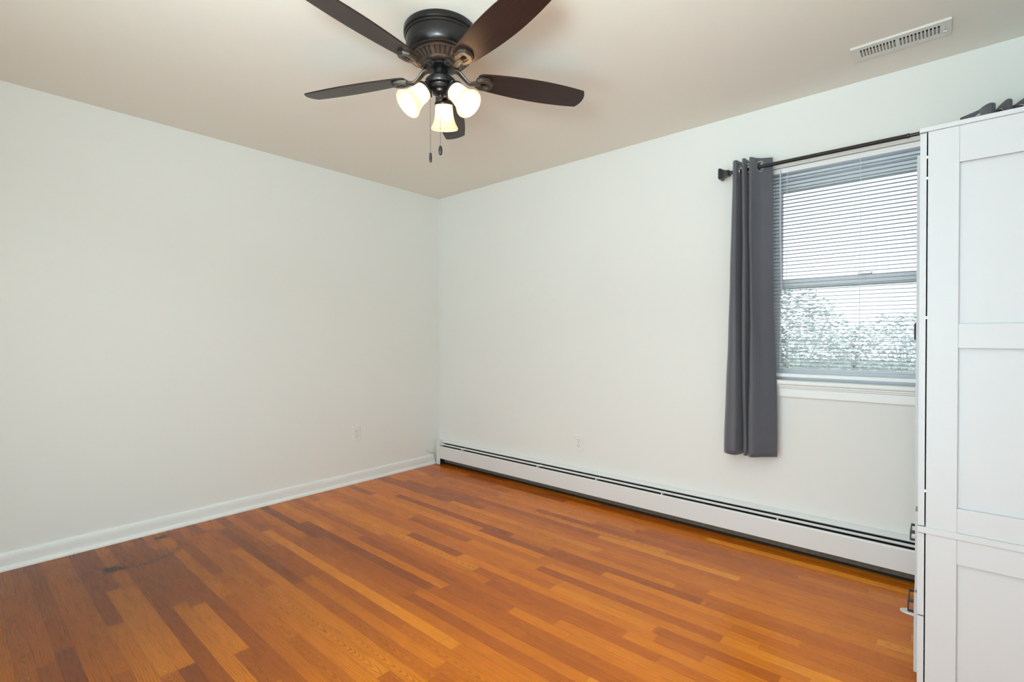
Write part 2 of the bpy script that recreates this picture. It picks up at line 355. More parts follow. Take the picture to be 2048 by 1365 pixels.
# left baseboard with shoe moulding, extruded along y
def extrude_profile(poly, axis, a, b):
    bm = bmesh.new()
    def P(p, t): return (p[0], t, p[1]) if axis == 'y' else (t, p[0], p[1])
    A = [bm.verts.new(P(p, a)) for p in poly]; B = [bm.verts.new(P(p, b)) for p in poly]; n = len(poly)
    for i in range(n): bm.faces.new((A[i], A[(i+1) % n], B[(i+1) % n], B[i]))
    bm.faces.new(A[::-1]); bm.faces.new(B); return bm
bbp = [(0, 0), (0.030, 0), (0.030, 0.006), (0.027, 0.013), (0.021, 0.018), (0.0145, 0.021), (0.0135, 0.05), (0.0135, 0.064), (0.011, 0.071), (0.0095, 0.078), (0.0065, 0.083), (0, 0.0845)]
struct('baseboard_left', extrude_profile(bbp, 'y', RY, -0.066), M_trim, smooth=60)
struct('baseboard_back', extrude_profile([(RY - p[0] * -1, p[1]) for p in bbp], 'x', 0.03, RX), M_trim, smooth=60)
struct('baseboard_east', extrude_profile([(RX - p[0], p[1]) for p in bbp], 'y', RY, -0.05), M_trim, smooth=60)

# unseen window added behind the photographer, sized to let fill light in
w2 = bpy.data.objects.new('added_window', None); COL.objects.link(w2); w2.location = (2.75, RY-0.08, 1.45); w2['kind'] = 'structure'
bm = bmesh.new()
for a in [(1.75, 1.80, 0.09, 2.1), (3.70, 3.75, 0.09, 2.1), (1.80, 3.70, 0.09, 0.14), (1.80, 3.70, 2.05, 2.1), (2.725, 2.775, 0.14, 2.05)]:
    add_box(bm, a[0], a[1], RY-0.11, RY-0.05, a[2], a[3])
obj('window_frame', bm, M_vinyl, w2, loc=(2.75, RY-0.08, 1.45))

# visible double-hung window
w1 = bpy.data.objects.new('window_1', None); COL.objects.link(w1); w1.location = (3.2275, 0.09, WZ0); w1['kind'] = 'structure'
O1 = Vector((3.2275, 0.09, WZ0))
def ring_box(bm, x0, x1, z0, z1, t, y0, y1, tb=None, tt=None):
    tb = tb or t; tt = tt or t
    add_box(bm, x0, x0+t, y0, y1, z0, z1); add_box(bm, x1-t, x1, y0, y1, z0, z1)
    add_box(bm, x0+t, x1-t, y0, y1, z0, z0+tb); add_box(bm, x0+t, x1-t, y0, y1, z1-tt, z1)
bm = bmesh.new(); ring_box(bm, WX0, WX1, WZ0, WZ1, 0.018, 0.055, 0.148, 0.02, 0.06); fr = obj('window_frame', bm, M_vinyl, w1, bevel=0.002, loc=O1)
bm = bmesh.new(); ring_box(bm, WX0+0.018, WX1-0.018, 1.43, WZ1-0.06, 0.036, 0.098, 0.125, 0.045, 0.05); us = obj('upper_sash', bm, M_vinyl, w1, bevel=0.002, loc=O1)
bm = bmesh.new(); ring_box(bm, WX0+0.018, WX1-0.018, WZ0+0.02, 1.484, 0.032, 0.066, 0.094, 0.045, 0.05); lsx = obj('lower_sash', bm, M_vinyl, w1, bevel=0.002, loc=O1)
for nm, z0, z1, y, p in (('glass_pane', 1.475, 1.98, 0.111, us), ('glass_pane', 0.99, 1.434, 0.080, lsx)):
    bm = bmesh.new(); add_box(bm, WX0+0.045, WX1-0.045, y-0.002, y+0.002, z0, z1); obj(nm, bm, M_glass, p, loc=O1)
bm = bmesh.new(); add_box(bm, 3.20, 3.26, 0.058, 0.078, 1.484, 1.496); obj('sash_lock', bm, M_chrome, w1, bevel=0.003, loc=O1)
# stool and apron
bm = bmesh.new()
add_box(bm, 2.775, 3.70, -0.042, 0.0, 0.905, 0.930); add_box(bm, WX0, WX1, 0.0, 0.060, 0.905, 0.930)
struct('trim_1', bm, M_trim, bevel=0.006, seg=3)
bm = bmesh.new(); add_box(bm, 2.785, 3.69, -0.028, 0.0, 0.893, 0.905); add_box(bm, 2.785, 3.69, -0.022, 0.0, 0.884, 0.893); add_box(bm, 2.785, 3.69, -0.016, 0.0, 0.838, 0.884)
struct('trim_2', bm, M_trim, bevel=0.0025)

# ------------------------------------------------------------------ mini blind
BL = thing('window_blind', (3.2275, 0.02, 0.93), 'white horizontal mini blind with slats open, filling the window', 'blind'); OB = Vector(BL.location)
bx0, bx1 = WX0+0.006, WX1-0.006
bm = bmesh.new(); add_box(bm, bx0, bx1, 0.004, 0.036, 2.060, 2.086); obj('headrail', bm, M_vinyl, BL, bevel=0.002, loc=OB)
bm = bmesh.new()
tilt = math.radians(0.5); z = 2.050; k = 0
while z > 0.972:
    prof = []
    for i in range(7):
        s = -1 + 2*i/6; yy = s*0.0125; crown = 0.0028*(1 - s*s)
        prof.append((0.021 + yy*math.cos(tilt) - crown*math.sin(tilt), z + yy*math.sin(tilt) + crown*math.cos(tilt)))
    a = [bm.verts.new((bx0+0.004, p[0], p[1])) for p in prof]; c = [bm.verts.new((bx1-0.004, p[0], p[1])) for p in prof]
    for i in range(6): bm.faces.new((a[i], a[i+1], c[i+1], c[i]))
    z -= 0.0198; k += 1
sl = obj('slats', bm, M_slat, BL, smooth='all', loc=OB)
so = sl.modifiers.new('thickness', 'SOLIDIFY'); so.thickness = 0.0006
bm = bmesh.new(); add_box(bm, bx0+0.003, bx1-0.003, 0.004, 0.034, 0.943, 0.964); obj('bottom_rail', bm, M_vinyl, BL, bevel=0.004, loc=OB)
for x in (2.886, 3.214, 3.56):
    bm = bmesh.new()
    for yy in (0.0070,): add_box(bm, x-0.0012, x+0.0012, yy-0.0005, yy+0.0005, 0.955, 2.065)
    obj('ladder_cord', bm, M_cord, BL, loc=OB)
bm = bmesh.new(); add_tube(bm, [(2.855, -0.004, 2.075), (2.856, -0.006, 1.75), (2.864, -0.008, 1.385)], 0.0040, 6); obj('tilt_wand', bm, M_cord, BL, smooth=True, loc=OB)

# ------------------------------------------------------------------ curtain rod and curtains
RODY, RODZ = -0.095, 2.089
RD = thing('curtain_rod', (2.56, 0, RODZ), 'long black metal curtain rod with flared end above the window', 'curtain rod'); OR = Vector(RD.location)
MX = Matrix.Translation((0, RODY, RODZ)) @ Matrix.Rotation(PI/2, 4, 'Y')
def along_x(prof, n=24, rot=0): 
    bm = bmesh.new(); add_lathe(bm, prof, n, MX @ Matrix.Rotation(rot, 4, 'Z')); return bm
obj('outer_tube', along_x([(0.0098, 2.60), (0.0098, 3.398), (0.0108, 3.400), (0.0108, 3.409), (0.0098, 3.411)]), M_blackmetal, RD, smooth=True, loc=OR)
obj('inner_tube', along_x([(0.0082, 3.40), (0.0082, 3.90)]), M_blackmetal, RD, smooth=True, loc=OR)
obj('finial', along_x([(0.0, 2.560), (0.036, 2.561), (0.042, 2.565), (0.042, 2.575), (0.036, 2.580), (0.027, 2.592), (0.023, 2.606), (0.023, 2.616), (0.015, 2.620), (0.0125, 2.635)], 4, PI/4), M_blackmetal, RD, bevel=0.002, loc=OR)
obj('finial', along_x([(0.0125, 3.88), (0.016, 3.90), (0.019, 3.925), (0.031, 3.945), (0.031, 3.955), (0.0, 3.958)], 4, PI/4), M_blackmetal, RD, bevel=0.002, loc=OR)
for x in (2.655, 3.80):
    bm = bmesh.new(); add_box(bm, x-0.012, x+0.012, -0.006, 0.0, RODZ-0.045, RODZ+0.02); add_box(bm, x-0.006, x+0.006, -0.105, -0.004, RODZ-0.022, RODZ-0.012); add_box(bm, x-0.006, x+0.006, -0.112, -0.106, RODZ-0.022, RODZ+0.004)
    obj('wall_bracket', bm, M_blackmetal, RD, bevel=0.001, loc=OR)

def curtain(name, top, bot, ztop, zbot, label, ring_at, seed):
    root = thing(name, (top[len(top)//2][0], RODY, zbot), label, 'curtain', 'dark grey curtains on the window rod'); O = Vector(root.location)
    T = catmull([(p[0], p[1], 0) for p in top], 10); B = catmull([(p[0], p[1], 0) for p in bot], 10)
    rn = random.Random(seed); ph = [rn.uniform(0, 6.28) for _ in range(6)]
    zs = []; z = ztop
    while z > ztop - 0.10: zs.append(z); z -= 0.0035
    n = 46; z0 = z
    for i in range(n+1): zs.append(z0 + (zbot - z0) * i / n)
    bm = bmesh.new(); rows = []
    for z in zs:
        t = (ztop - z) / (ztop - zbot); te = t*t*(3-2*t) if t < 1 else 1
        te = 0.35*t + 0.65*te
        row = []
        for i, (a, c) in enumerate(zip(T, B)):
            p = a.lerp(c, te); s = i / (len(T)-1)
            amp = min(1, t*4)
            p = p + Vector((0.0035*amp*math.sin(7*t + 9*s + ph[0]), 0.005*amp*math.sin(5*t + 11*s + ph[1]) + 0.002*amp*math.sin(31*t + 5*s + ph[2]), 0))
            row.append(bm.verts.new((p.x, min(p.y, -0.012), z)))
        rows.append(row)
    rings = [Vector((*r, RODZ)) for r in ring_at]
    for a, c in zip(rows, rows[1:]):
        for i in range(len(a)-1):
            cc = (a[i].co + a[i+1].co + c[i].co + c[i+1].co) / 4
            if any((cc - r).length < 0.0225 for r in rings): continue
            bm.faces.new((a[i], a[i+1], c[i+1], c[i]))
    cl = obj('panel', bm, M_curtain, root, smooth='all', loc=O)
    so = cl.modifiers.new('thickness', 'SOLIDIFY'); so.thickness = 0.0016; so.offset = 0
    for r in ring_at:
        # tangent of the profile at the ring
        j = min(range(len(T)), key=lambda i: (T[i].xy - Vector(r)).length); tg = (T[min(j+1, len(T)-1)] - T[max(j-1, 0)]).normalized()
        nrm = Vector((tg.y, -tg.x, 0))
        M = Matrix.Translation((T[j].x, T[j].y, RODZ)) @ nrm.to_track_quat('Z', 'Y').to_matrix().to_4x4()
        bm = bmesh.new(); add_torus(bm, 0.0268, 0.0046, M, 36, 10, 0.7)
        g = obj('grommet', bm, M_chrome, root, smooth='all', loc=O); g['label'] = 'silver ring grommet'
    return root
topL = [(2.8310, -0.066), (2.8050, -0.081), (2.7785, -0.097), (2.7580, -0.122), (2.7450, -0.152), (2.7330, -0.134), (2.7480, -0.080), (2.7660, -0.052), (2.7240, -0.062),
        (2.7130, -0.150), (2.6990, -0.148), (2.6920, -0.110), (2.6910, -0.062), (2.6830, -0.055), (2.6790, -0.100), (2.6690, -0.152), (2.6520, -0.145), (2.6400, -0.112), (2.6290, -0.062), (2.6320, -0.045)]
botL = [(2.8540, -0.064), (2.8270, -0.088), (2.7900, -0.120), (2.7680, -0.145), (2.7480, -0.152), (2.7370, -0.130), (2.7450, -0.070), (2.7350, -0.058), (2.7270, -0.100),
        (2.7220, -0.142), (2.7060, -0.136), (2.6980, -0.100), (2.6960, -0.060), (2.6890, -0.055), (2.6850, -0.110), (2.6680, -0.153), (2.6300, -0.150), (2.6030, -0.120), (2.5900, -0.070), (2.5930, -0.045)]
curtain('curtain', topL, botL, 2.135, 0.512, 'dark grey curtain hanging in folds at the left side of the window', [(2.7785, -0.095), (2.7175, -0.093), (2.6915, -0.095), (2.679, -0.097)], 3)
topR = [(3.583, -0.042), (3.610, -0.066), (3.640, -0.095), (3.652, -0.125), (3.672, -0.152), (3.690, -0.130), (3.686, -0.070), (3.697, -0.055), (3.706, -0.100),
        (3.724, -0.152), (3.740, -0.128), (3.737, -0.070), (3.750, -0.058), (3.765, -0.098), (3.790, -0.150), (3.812, -0.140), (3.820, -0.095), (3.826, -0.055)]
botR = [(p[0] + 0.0*i, p[1]) for i, p in enumerate(topR)]
curtain('curtain', topR, botR, 2.137, 0.512, 'dark grey curtain whose top shows above the white cabinet', [(3.640, -0.095), (3.706, -0.098), (3.765, -0.098)], 5)

# ------------------------------------------------------------------ baseboard heater
HT = thing('baseboard_heater', (1.9, -0.03, 0), 'long white metal baseboard heater running along the window wall', 'heater'); OH = Vector(HT.location)
hx0, hx1 = 0.078, 4.10
bm = extrude_profile([(0.0, 0.02), (-0.002, 0.02), (-0.002, 0.185), (-0.028, 0.1945), (-0.030, 0.1985), (-0.022, 0.207), (-0.006, 0.217), (0.0, 0.218)], 'x', hx0, hx1); obj('back_panel', bm, M_heat, HT, smooth=40, loc=OH)
bm = extrude_profile([(-0.040, 0.1825), (-0.052, 0.1785), (-0.0535, 0.1835), (-0.0415, 0.1880)], 'x', hx0+0.004, hx1); obj('damper', bm, M_heat, HT, loc=OH)
bm = extrude_profile([(-0.061, 0.056), (-0.064, 0.056), (-0.064, 0.160), (-0.062, 0.1670), (-0.056, 0.1685), (-0.056, 0.1655), (-0.060, 0.164)], 'x', hx0+0.004, hx1); obj('front_panel', bm, M_heat, HT, loc=OH)
bm = bmesh.new(); add_box(bm, hx0+0.006, hx1, -0.052, -0.0025, 0.060, 0.1655); add_box(bm, hx0+0.0045, hx0+0.008, -0.062, -0.0025, 0.001, 0.058); add_box(bm, hx0+0.0085, hx1, -0.012, -0.0025, 0.001, 0.0595); add_box(bm, hx0+0.006, hx1, -0.006, -0.0022, 0.1655, 0.192); obj('gap_black_fill', bm, M_black, HT, loc=OH)  # black fill puts the shade of the heater's gaps into colour
bm = bmesh.new(); add_box(bm, hx0+0.05, hx1, -0.050, -0.044, 0.028, 0.058); p = obj('lower_rail', bm, M_brown, HT, loc=OH); p['label'] = 'dusty brown strip under the front panel'
bm = bmesh.new(); add_box(bm, 0.0305, hx0+0.004, -0.066, 0.0, 0.0, 0.198); add_box(bm, 0.0305, hx0+0.004, -0.0665, 0.0, 0.194, 0.212); obj('end_cap', bm, M_heat, HT, bevel=0.004, loc=OH)
for x in (0.36, 1.20, 1.72, 2.20, 2.86):
    bm = bmesh.new(); add_box(bm, x-0.002, x+0.002, -0.056, -0.003, 0.1660, 0.1800); add_box(bm, x-0.005, x-0.003, -0.056, -0.0555, 0.1690, 0.1765); obj('support_bracket', bm, M_heat, HT, loc=OH)

# thin white wires by the heater's end cap
bm = bmesh.new()
add_tube(bm, catmull([(0.003, -0.147, 0.134), (0.010, -0.128, 0.118), (0.020, -0.108, 0.103), (0.028, -0.088, 0.085), (0.031, -0.078, 0.058), (0.031, -0.074, 0.045)], 5), 0.0026, 6)
add_tube(bm, catmull([(0.018, -0.112, 0.106), (0.024, -0.096, 0.110), (0.0285, -0.082, 0.104), (0.031, -0.070, 0.100)], 5), 0.0022, 6)
tag(obj('wire', bm, simple('grey_white_wire', (0.50, 0.50, 0.47), 0.5), smooth=True, loc=(0.02, -0.09, 0.1)), 'thin white wires poking out beside the heater end in the corner', 'wire')

# ------------------------------------------------------------------ outlets
def outlet(loc, rotz, label):
    r = thing('wall_outlet', loc, label, 'outlet', 'white wall outlets'); r.rotation_euler = (0, 0, rotz)
    # local: plate in xz, facing -y
    def part(name, bm, m, par, bev=0, sm=False):
        o = obj(name, bm, m, None, smooth=sm, bevel=bev); o.parent = par; return o
    bm = bmesh.new(); add_box(bm, -0.035, 0.035, -0.006, 0.0, -0.0575, 0.0575); part('cover_plate', bm, M_plate, r, 0.003)
    for s in (1, -1):
        bm = bmesh.new(); poly = []
        for i in range(24):
            a = 2*PI*i/24; poly.append((0.0175*math.cos(a), max(-0.0135, min(0.0135, 0.0175*math.sin(a)))))
        M = Matrix.Translation((0, -0.006, s*0.0197)) @ Matrix.Rotation(PI/2, 4, 'X'); add_prism(bm, poly, 0.0, 0.0025, M)
        rc = part('receptacle', bm, M_plate, r)
        bm = bmesh.new()
        add_box(bm, -0.0080, -0.0055, -0.0089, -0.0084, s*0.0197-0.001, s*0.0197+0.0085); add_box(bm, 0.0055, 0.0080, -0.0089, -0.0084, s*0.0197, s*0.0197+0.0075)
        add_box(bm, -0.0028, 0.0028, -0.0089, -0.0084, s*0.0197-0.0095, s*0.0197-0.0040)
        part('slots', bm, M_slot, rc)
    bm = bmesh.new(); add_lathe(bm, [(0.003, 0), (0.0028, 0.001), (0, 0.0013)], 12, Matrix.Translation((0, -0.006, 0)) @ Matrix.Rotation(PI/2, 4, 'X')); part('screw', bm, M_chrome, r)
    return r
outlet((1.5465, 0.0, 0.393), 0, 'white wall outlet above the baseboard heater, on the window wall')
outlet((0.0, -0.865, 0.392), PI/2, 'white wall outlet on the bare left wall above the baseboard')

# ------------------------------------------------------------------ ceiling vent
VT = thing('ceiling_vent', (3.382, -0.306, H), 'white metal ceiling register with slots near the window wall', 'vent'); OV = Vector(VT.location)
vx0, vx1, vy0, vy1 = 3.214, 3.550, -0.371, -0.241; zt, zb_ = H, H-0.009
bm = bmesh.new(); sy0, sy1 = vy0+0.026, vy1-0.030
add_box(bm, vx0, vx1, vy0, sy0, zb_, zt); add_box(bm, vx0, vx1, sy1, vy1, zb_, zt)
def vx(f): return vx0 + (vx1-vx0)*f
segs = [(0.0, 0.095)]; slots = []
for g0, g1 in ((0.095, 0.478), (0.505, 0.910)):
    n = 11; w = (g1-g0)/n
    for i in range(n): slots.append((g0+i*w, g0+i*w+w*0.56)); segs.append((g0+i*w+w*0.56, g0+(i+1)*w))
segs.append((0.478, 0.505)); segs.append((0.910, 1.0))
for a, c in segs: add_box(bm, vx(a), vx(c), sy0, sy1, zb_, zt)
obj('faceplate', bm, M_vent, VT, loc=OV)
bm = bmesh.new(); add_box(bm, vx(0.09), vx(0.915), sy0-0.001, sy1+0.001, H-0.0015, H-0.0005); obj('duct_opening', bm, M_ventdark, VT, loc=OV)
bm = bmesh.new()
for a, c in slots:
    add_box(bm, vx(a), vx(c), sy0+0.022, sy1, H-0.0065, H-0.0055)
p = obj('fins', bm, simple('vent_fin_grey', (0.30, 0.30, 0.27), 0.6), VT, loc=OV); p['label'] = 'grey fins behind the slots'
bm = bmesh.new(); add_box(bm, vx(0.930), vx(0.934), -0.330, -0.300, H-0.020, H-0.009); add_box(bm, vx(0.925), vx(0.960), -0.308, -0.300, H-0.022, H-0.018); obj('damper_lever', bm, M_vent, VT, loc=OV)

# ------------------------------------------------------------------ white cabinet
CB = thing('cabinet', (3.80, -0.77, 0), 'tall white panelled cabinet with doors and drawers, in front of the window', 'cabinet'); OC = Vector(CB.location)
cy0, cy1 = -1.164, -0.375; cx0, cx1 = 3.4965, 4.02
bm = bmesh.new()   # body shell
add_box(bm, cx0, cx1, cy0+0.009, cy0+0.016, 0.02, 1.7505)                      # recessed side sheet
for x0, x1 in ((cx0, 3.5635), (3.955, cx1)): add_box(bm, x0, x1, cy0, cy0+0.009, 0.0, 1.7505)   # stiles
for z0, z1 in ((1.6492, 1.7505), (1.1324, 1.2004), (0.6165, 0.6845), (0.5282, 0.5985), (0.0, 0.09)): add_box(bm, 3.5635, 3.955, cy0, cy0+0.009, z0, z1)
obj('side_panel', bm, M_cab, CB, loc=OC, bevel=0.0012)
bm = bmesh.new(); add_box(bm, cx0, cx1, cy1-0.016, cy1, 0.0, 1.7505); obj('side_panel', bm, M_cab, CB, loc=OC)
bm = bmesh.new(); add_box(bm, cx1-0.008, cx1, cy0+0.016, cy1-0.016, 0.02, 1.7505); obj('back_panel', bm, M_cab, CB, loc=OC)
bm = bmesh.new(); add_box(bm, cx0+0.002, cx1-0.01, cy0+0.016, cy1-0.016, 0.04, 0.056); obj('bottom_shelf', bm, M_cab, CB, loc=OC)
bm = bmesh.new(); add_box(bm, cx0+0.03, cx0+0.046, cy0+0.016, cy1-0.016, 0.0, 0.04); obj('plinth', bm, M_cab, CB, loc=OC)
bm = bmesh.new(); add_box(bm, 3.4775, cx1+0.004, cy0-0.004, cy1+0.004, 1.7505, 1.7640); obj('top', bm, M_cab, CB, loc=OC, bevel=0.0015)
ym = -0.944
bm = bmesh.new(); add_box(bm, 3.4775, cx1, cy0-0.004, ym, 0.5985, 0.6165); add_box(bm, 3.4885, cx1, ym, cy1, 0.5985, 0.6165); obj('middle_shelf', bm, M_cab, CB, loc=OC, bevel=0.0015)
gx = 3.4935
def front(name, x0, y0, y1, z0, z1, frame=0.05, par=CB):
    bm = bmesh.new(); x1 = gx
    add_box(bm, x0+0.005, x1, y0+0.002, y1-0.002, z0, z1)
    add_box(bm, x0, x0+0.005, y0+0.002, y0+frame, z0, z1); add_box(bm, x0, x0+0.005, y1-frame, y1-0.002, z0, z1)
    add_box(bm, x0, x0+0.005, y0+frame, y1-frame, z0, z0+frame); add_box(bm, x0, x0+0.005, y0+frame, y1-frame, z1-frame, z1)
    return obj(name, bm, M_cab, par, loc=OC)
ym = -0.944
d1 = front('door', 3.4790, cy0, ym, 0.6185, 1.7490)
front('drawer', 3.4900-0.0115, cy0, ym, 0.3585, 0.5960, 0.04)
front('drawer', 3.4900-0.0110, cy0, ym, 0.0300, 0.3545, 0.04)
d2 = front('door', 3.4650, ym, cy1, 0.6125, 1.7500)
dr1 = front('drawer', 3.4660, ym, cy1, 0.3390, 0.5960, 0.04)
dr2 = front('drawer', 3.4640, ym, cy1, 0.0700, 0.3300, 0.04)
def bar_handle(par, y0, y1, z0, z1, xf, out):
    bm = bmesh.new(); r = 0.0045
    if abs(z1-z0) > abs(y1-y0): pts = [(xf, y0, z0), (xf-out, y0, z0+0.014), (xf-out, y0, z1-0.014), (xf, y0, z1)]
    else: pts = [(xf, y0, z0), (xf-out, y0+0.012, z0), (xf-out, y1-0.012, z0), (xf, y1, z0)]
    for a, c in zip(pts, pts[1:]): add_tube(bm, [a, c], r, 8)
    h = obj('handle', bm, M_blackmetal, par, smooth=True, loc=OC); h['label'] = 'black bar handle'
bar_handle(d2, -0.42, -0.42, 1.139, 1.231, 3.4655, 0.019)
def cup_handle(par, yc, z0, z1, xf, out):   # flat black strap pulls
    bm = bmesh.new(); t = 0.005
    add_box(bm, xf-out, xf, yc-0.05, yc-0.042, z1-t*1.4, z1); add_box(bm, xf-out, xf, yc-0.05, yc-0.042, z0, z0+t*1.4); add_box(bm, xf-out-0.003, xf-out, yc-0.05, yc-0.042, z0, z1)
    add_box(bm, xf-out, xf, yc+0.042, yc+0.05, z1-t*1.4, z1); add_box(bm, xf-out, xf, yc+0.042, yc+0.05, z0, z0+t*1.4); add_box(bm, xf-out-0.003, xf-out, yc-0.042, yc+0.05, z0, z1)
    h = obj('handle', bm, M_blackmetal, par, loc=OC); h['label'] = 'black strap handle'
cup_handle(dr1, -0.76, 0.4545, 0.486, 3.4665, 0.016); cup_handle(dr2, -0.76, 0.2035, 0.2455, 3.4645, 0.019)
for z in (1.68, 1.62, 1.22, 0.72):
    bm = bmesh.new(); add_box(bm, 3.4925, 3.4975, cy0+0.004, cy0+0.02, z-0.004, z+0.003); obj('hinge', bm, M_chrome, CB, loc=OC)

# flat white tongue on the floor at the cabinet's foot
bm = bmesh.new(); poly = [(0.11, -0.022), (0.11, 0.022)]
for i in range(13):
    a = PI/2 + PI*i/12; poly.append((-0.02 + 0.032*math.cos(a), 0.024*math.sin(a)))
add_prism(bm, poly, 0.0, 0.006, Matrix.Translation((3.450, -0.352, 0.0)) @ Matrix.Rotation(math.radians(-6), 4, 'Z'))
tag(obj('plastic_strip', bm, M_plate, bevel=0.002, loc=(3.44, -0.35, 0)), 'flat white round-ended strip lying on the wood floor beside the cabinet', 'plastic strip')

# ------------------------------------------------------------------ ceiling fan
FX, FY = 1.9406, -1.6445
FN = thing('ceiling_fan', (FX, FY, H), 'dark bronze five-blade ceiling fan with three lit glass lamps', 'ceiling fan'); OF = Vector(FN.location)
TF = Matrix.Translation((FX, FY, 0))
bm = bmesh.new(); add_lathe(bm, [(0.150, 2.440), (0.152, 2.436), (0.152, 2.418), (0.149, 2.414), (0.146, 2.413)], 72, TF); obj('ceiling_canopy', bm, M_bronze, FN, smooth=True, loc=OF)
bm = bmesh.new(); add_lathe(bm, [(0.146, 2.414), (0.148, 2.410), (0.147, 2.404), (0.143, 2.402), (0.143, 2.375), (0.139, 2.352), (0.131, 2.341), (0.127, 2.338), (0.127, 2.334), (0.118, 2.330), (0.100, 2.329)], 72, TF); obj('motor_housing', bm, M_bronze, FN, smooth=True, loc=OF)
# slotted cone under the motor: ring of ribs over a dark core
bm = bmesh.new(); add_lathe(bm, [(0.112, 2.330), (0.105, 2.326), (0.076, 2.300), (0.066, 2.296)], 60, TF); obj('vent_core', bm, M_black, FN, smooth=True, loc=OF)
bm = bmesh.new()
add_lathe(bm, [(0.117, 2.331), (0.118, 2.326), (0.114, 2.323), (0.109, 2.325)], 60, TF, cap=False)
add_lathe(bm, [(0.084, 2.3085), (0.086, 2.303), (0.082, 2.298), (0.070, 2.293), (0.062, 2.294)], 60, TF, cap=False)
nr = 30
for i in range(nr):
    a = 2*PI*i/nr; hw = 0.0062
    M = TF @ Matrix.Rotation(a, 4, 'Z'); vs = []
    for (r, z, w) in ((0.1165, 2.325, hw*1.25), (0.103, 2.3215, hw*1.15), (0.083, 2.304, hw)):
        vs.append([bm.verts.new(M @ Vector((r, -w, z))), bm.verts.new(M @ Vector((r, w, z))), bm.verts.new(M @ Vector((r-0.004, w, z+0.006))), bm.verts.new(M @ Vector((r-0.004, -w, z+0.006)))])
    for q, s in zip(vs, vs[1:]):
        for j in range(4): bm.faces.new((q[j], q[(j+1) % 4], s[(j+1) % 4], s[j]))
obj('vent_grille', bm, M_tinted, FN, smooth=50, loc=OF)
bm = bmesh.new(); add_lathe(bm, [(0.052, 2.296), (0.060, 2.291), (0.060, 2.284), (0.050, 2.279), (0.030, 2.278)], 48, TF); obj('flywheel', bm, M_bronze, FN, smooth=True, loc=OF)
bm = bmesh.new(); add_lathe(bm, [(0.029, 2.284), (0.029, 2.252), (0.033, 2.249), (0.034, 2.246)], 10, TF); add_lathe(bm, [(0.0285, 2.262), (0.0305, 2.258), (0.0305, 2.236)], 40, TF)
obj('switch_housing', bm, M_bronze, FN, smooth=True, loc=OF)
LK = obj('light_kit', (lambda b: (add_lathe(b, [(0.034, 2.246), (0.055, 2.242), (0.062, 2.236), (0.062, 2.222), (0.058, 2.215), (0.048, 2.211), (0.046, 2.206), (0.045, 2.196), (0.036, 2.190), (0.033, 2.182), (0.022, 2.176), (0.013, 2.172), (0.010, 2.164), (0.004, 2.158)], 48, TF), b)[1])(bmesh.new()), M_bronze, FN, smooth=True, loc=OF)

ZB, PH = 2.2595, math.radians(204.18)
def blade_outline():
    # (radius, half width) pairs; tip corners at 0.6428/0.0512
    side = [(0.158, 0.030), (0.166, 0.040), (0.182, 0.0465), (0.25, 0.0550), (0.33, 0.0620), (0.41, 0.0655), (0.48, 0.0652), (0.55, 0.0615), (0.60, 0.0570), (0.6428, 0.0520)]
    sm = [Vector((a, b, 0)) for a, b in side]; sm = catmull(sm, 4)
    up = [(p.x, p.y) for p in sm]
    tip = []
    for i in range(1, 12):
        s = 1 - 2*i/12; tip.append((0.6428 + 0.0175*(1 - s*s), 0.0520*s))
    return up + tip + [(x, -y) for x, y in reversed(up)]
OUT = blade_outline()
def build_blade():
    bm = bmesh.new(); M = Matrix.Rotation(math.radians(-13), 4, 'X')
    add_prism(bm, OUT, 0.0, 0.0055, M)
    return bm
def octo(r0, r1, w0, w1, tip):
    return [(r0, -w0), (r1-tip, -w1), (r1, -w1*0.45), (r1, w1*0.45), (r1-tip, w1), (r0, w0)]
def build_bracket():
    bm = bmesh.new(); T = Matrix.Rotation(math.radians(-13), 4, 'X')
    def ringplate(outer, inner, z0, z1):
        a0 = [bm.verts.new(T @ Vector((x, y, z0))) for x, y in outer]; a1 = [bm.verts.new(T @ Vector((x, y, z1))) for x, y in outer]
        b0 = [bm.verts.new(T @ Vector((x, y, z0))) for x, y in inner]; b1 = [bm.verts.new(T @ Vector((x, y, z1))) for x, y in inner]
        n = len(outer)
        for i in range(n):
            j = (i+1) % n
            bm.faces.new((a0[i], a0[j], a1[j], a1[i])); bm.faces.new((b0[j], b0[i], b1[i], b1[j])); bm.faces.new((a0[i], b0[i], b0[j], a0[j])); bm.faces.new((a1[j], b1[j], b1[i], a1[i]))
    o1 = [(0.150, -0.022), (0.172, -0.034), (0.205, -0.034), (0.226, -0.016), (0.226, 0.016), (0.205, 0.034), (0.172, 0.034), (0.150, 0.022)]
    def inset(P, d):
        cx, cy = 0.189, 0; out = []
        for x, y in P:
            v = Vector((x-cx, y-cy)); l = v.length; v = v * ((l-d)/l); out.append((cx+v.x, cy+v.y))
        return out
    ringplate(o1, inset(o1, 0.010), -0.012, 0.0); ringplate(inset(o1, 0.004), inset(o1, 0.020), -0.016, -0.004)
    ringplate(inset(o1, 0.016), inset(o1, 0.028), -0.012, 0.0)
    # curved arm from the flywheel down and out to the plate
    pts = catmull([(0.050, 0, 0.028), (0.075, 0, 0.026), (0.098, 0, 0.006), (0.122, 0, -0.013), (0.150, 0, -0.010), (0.172, 0, -0.006)], 5)
    rad = [0.0125 + 0.005*abs(i/(len(pts)-1) - 0.5)*2 for i in range(len(pts))]
    add_tube(bm, pts, rad, 12, flat=0.55)
    return bm
bl0 = br0 = None
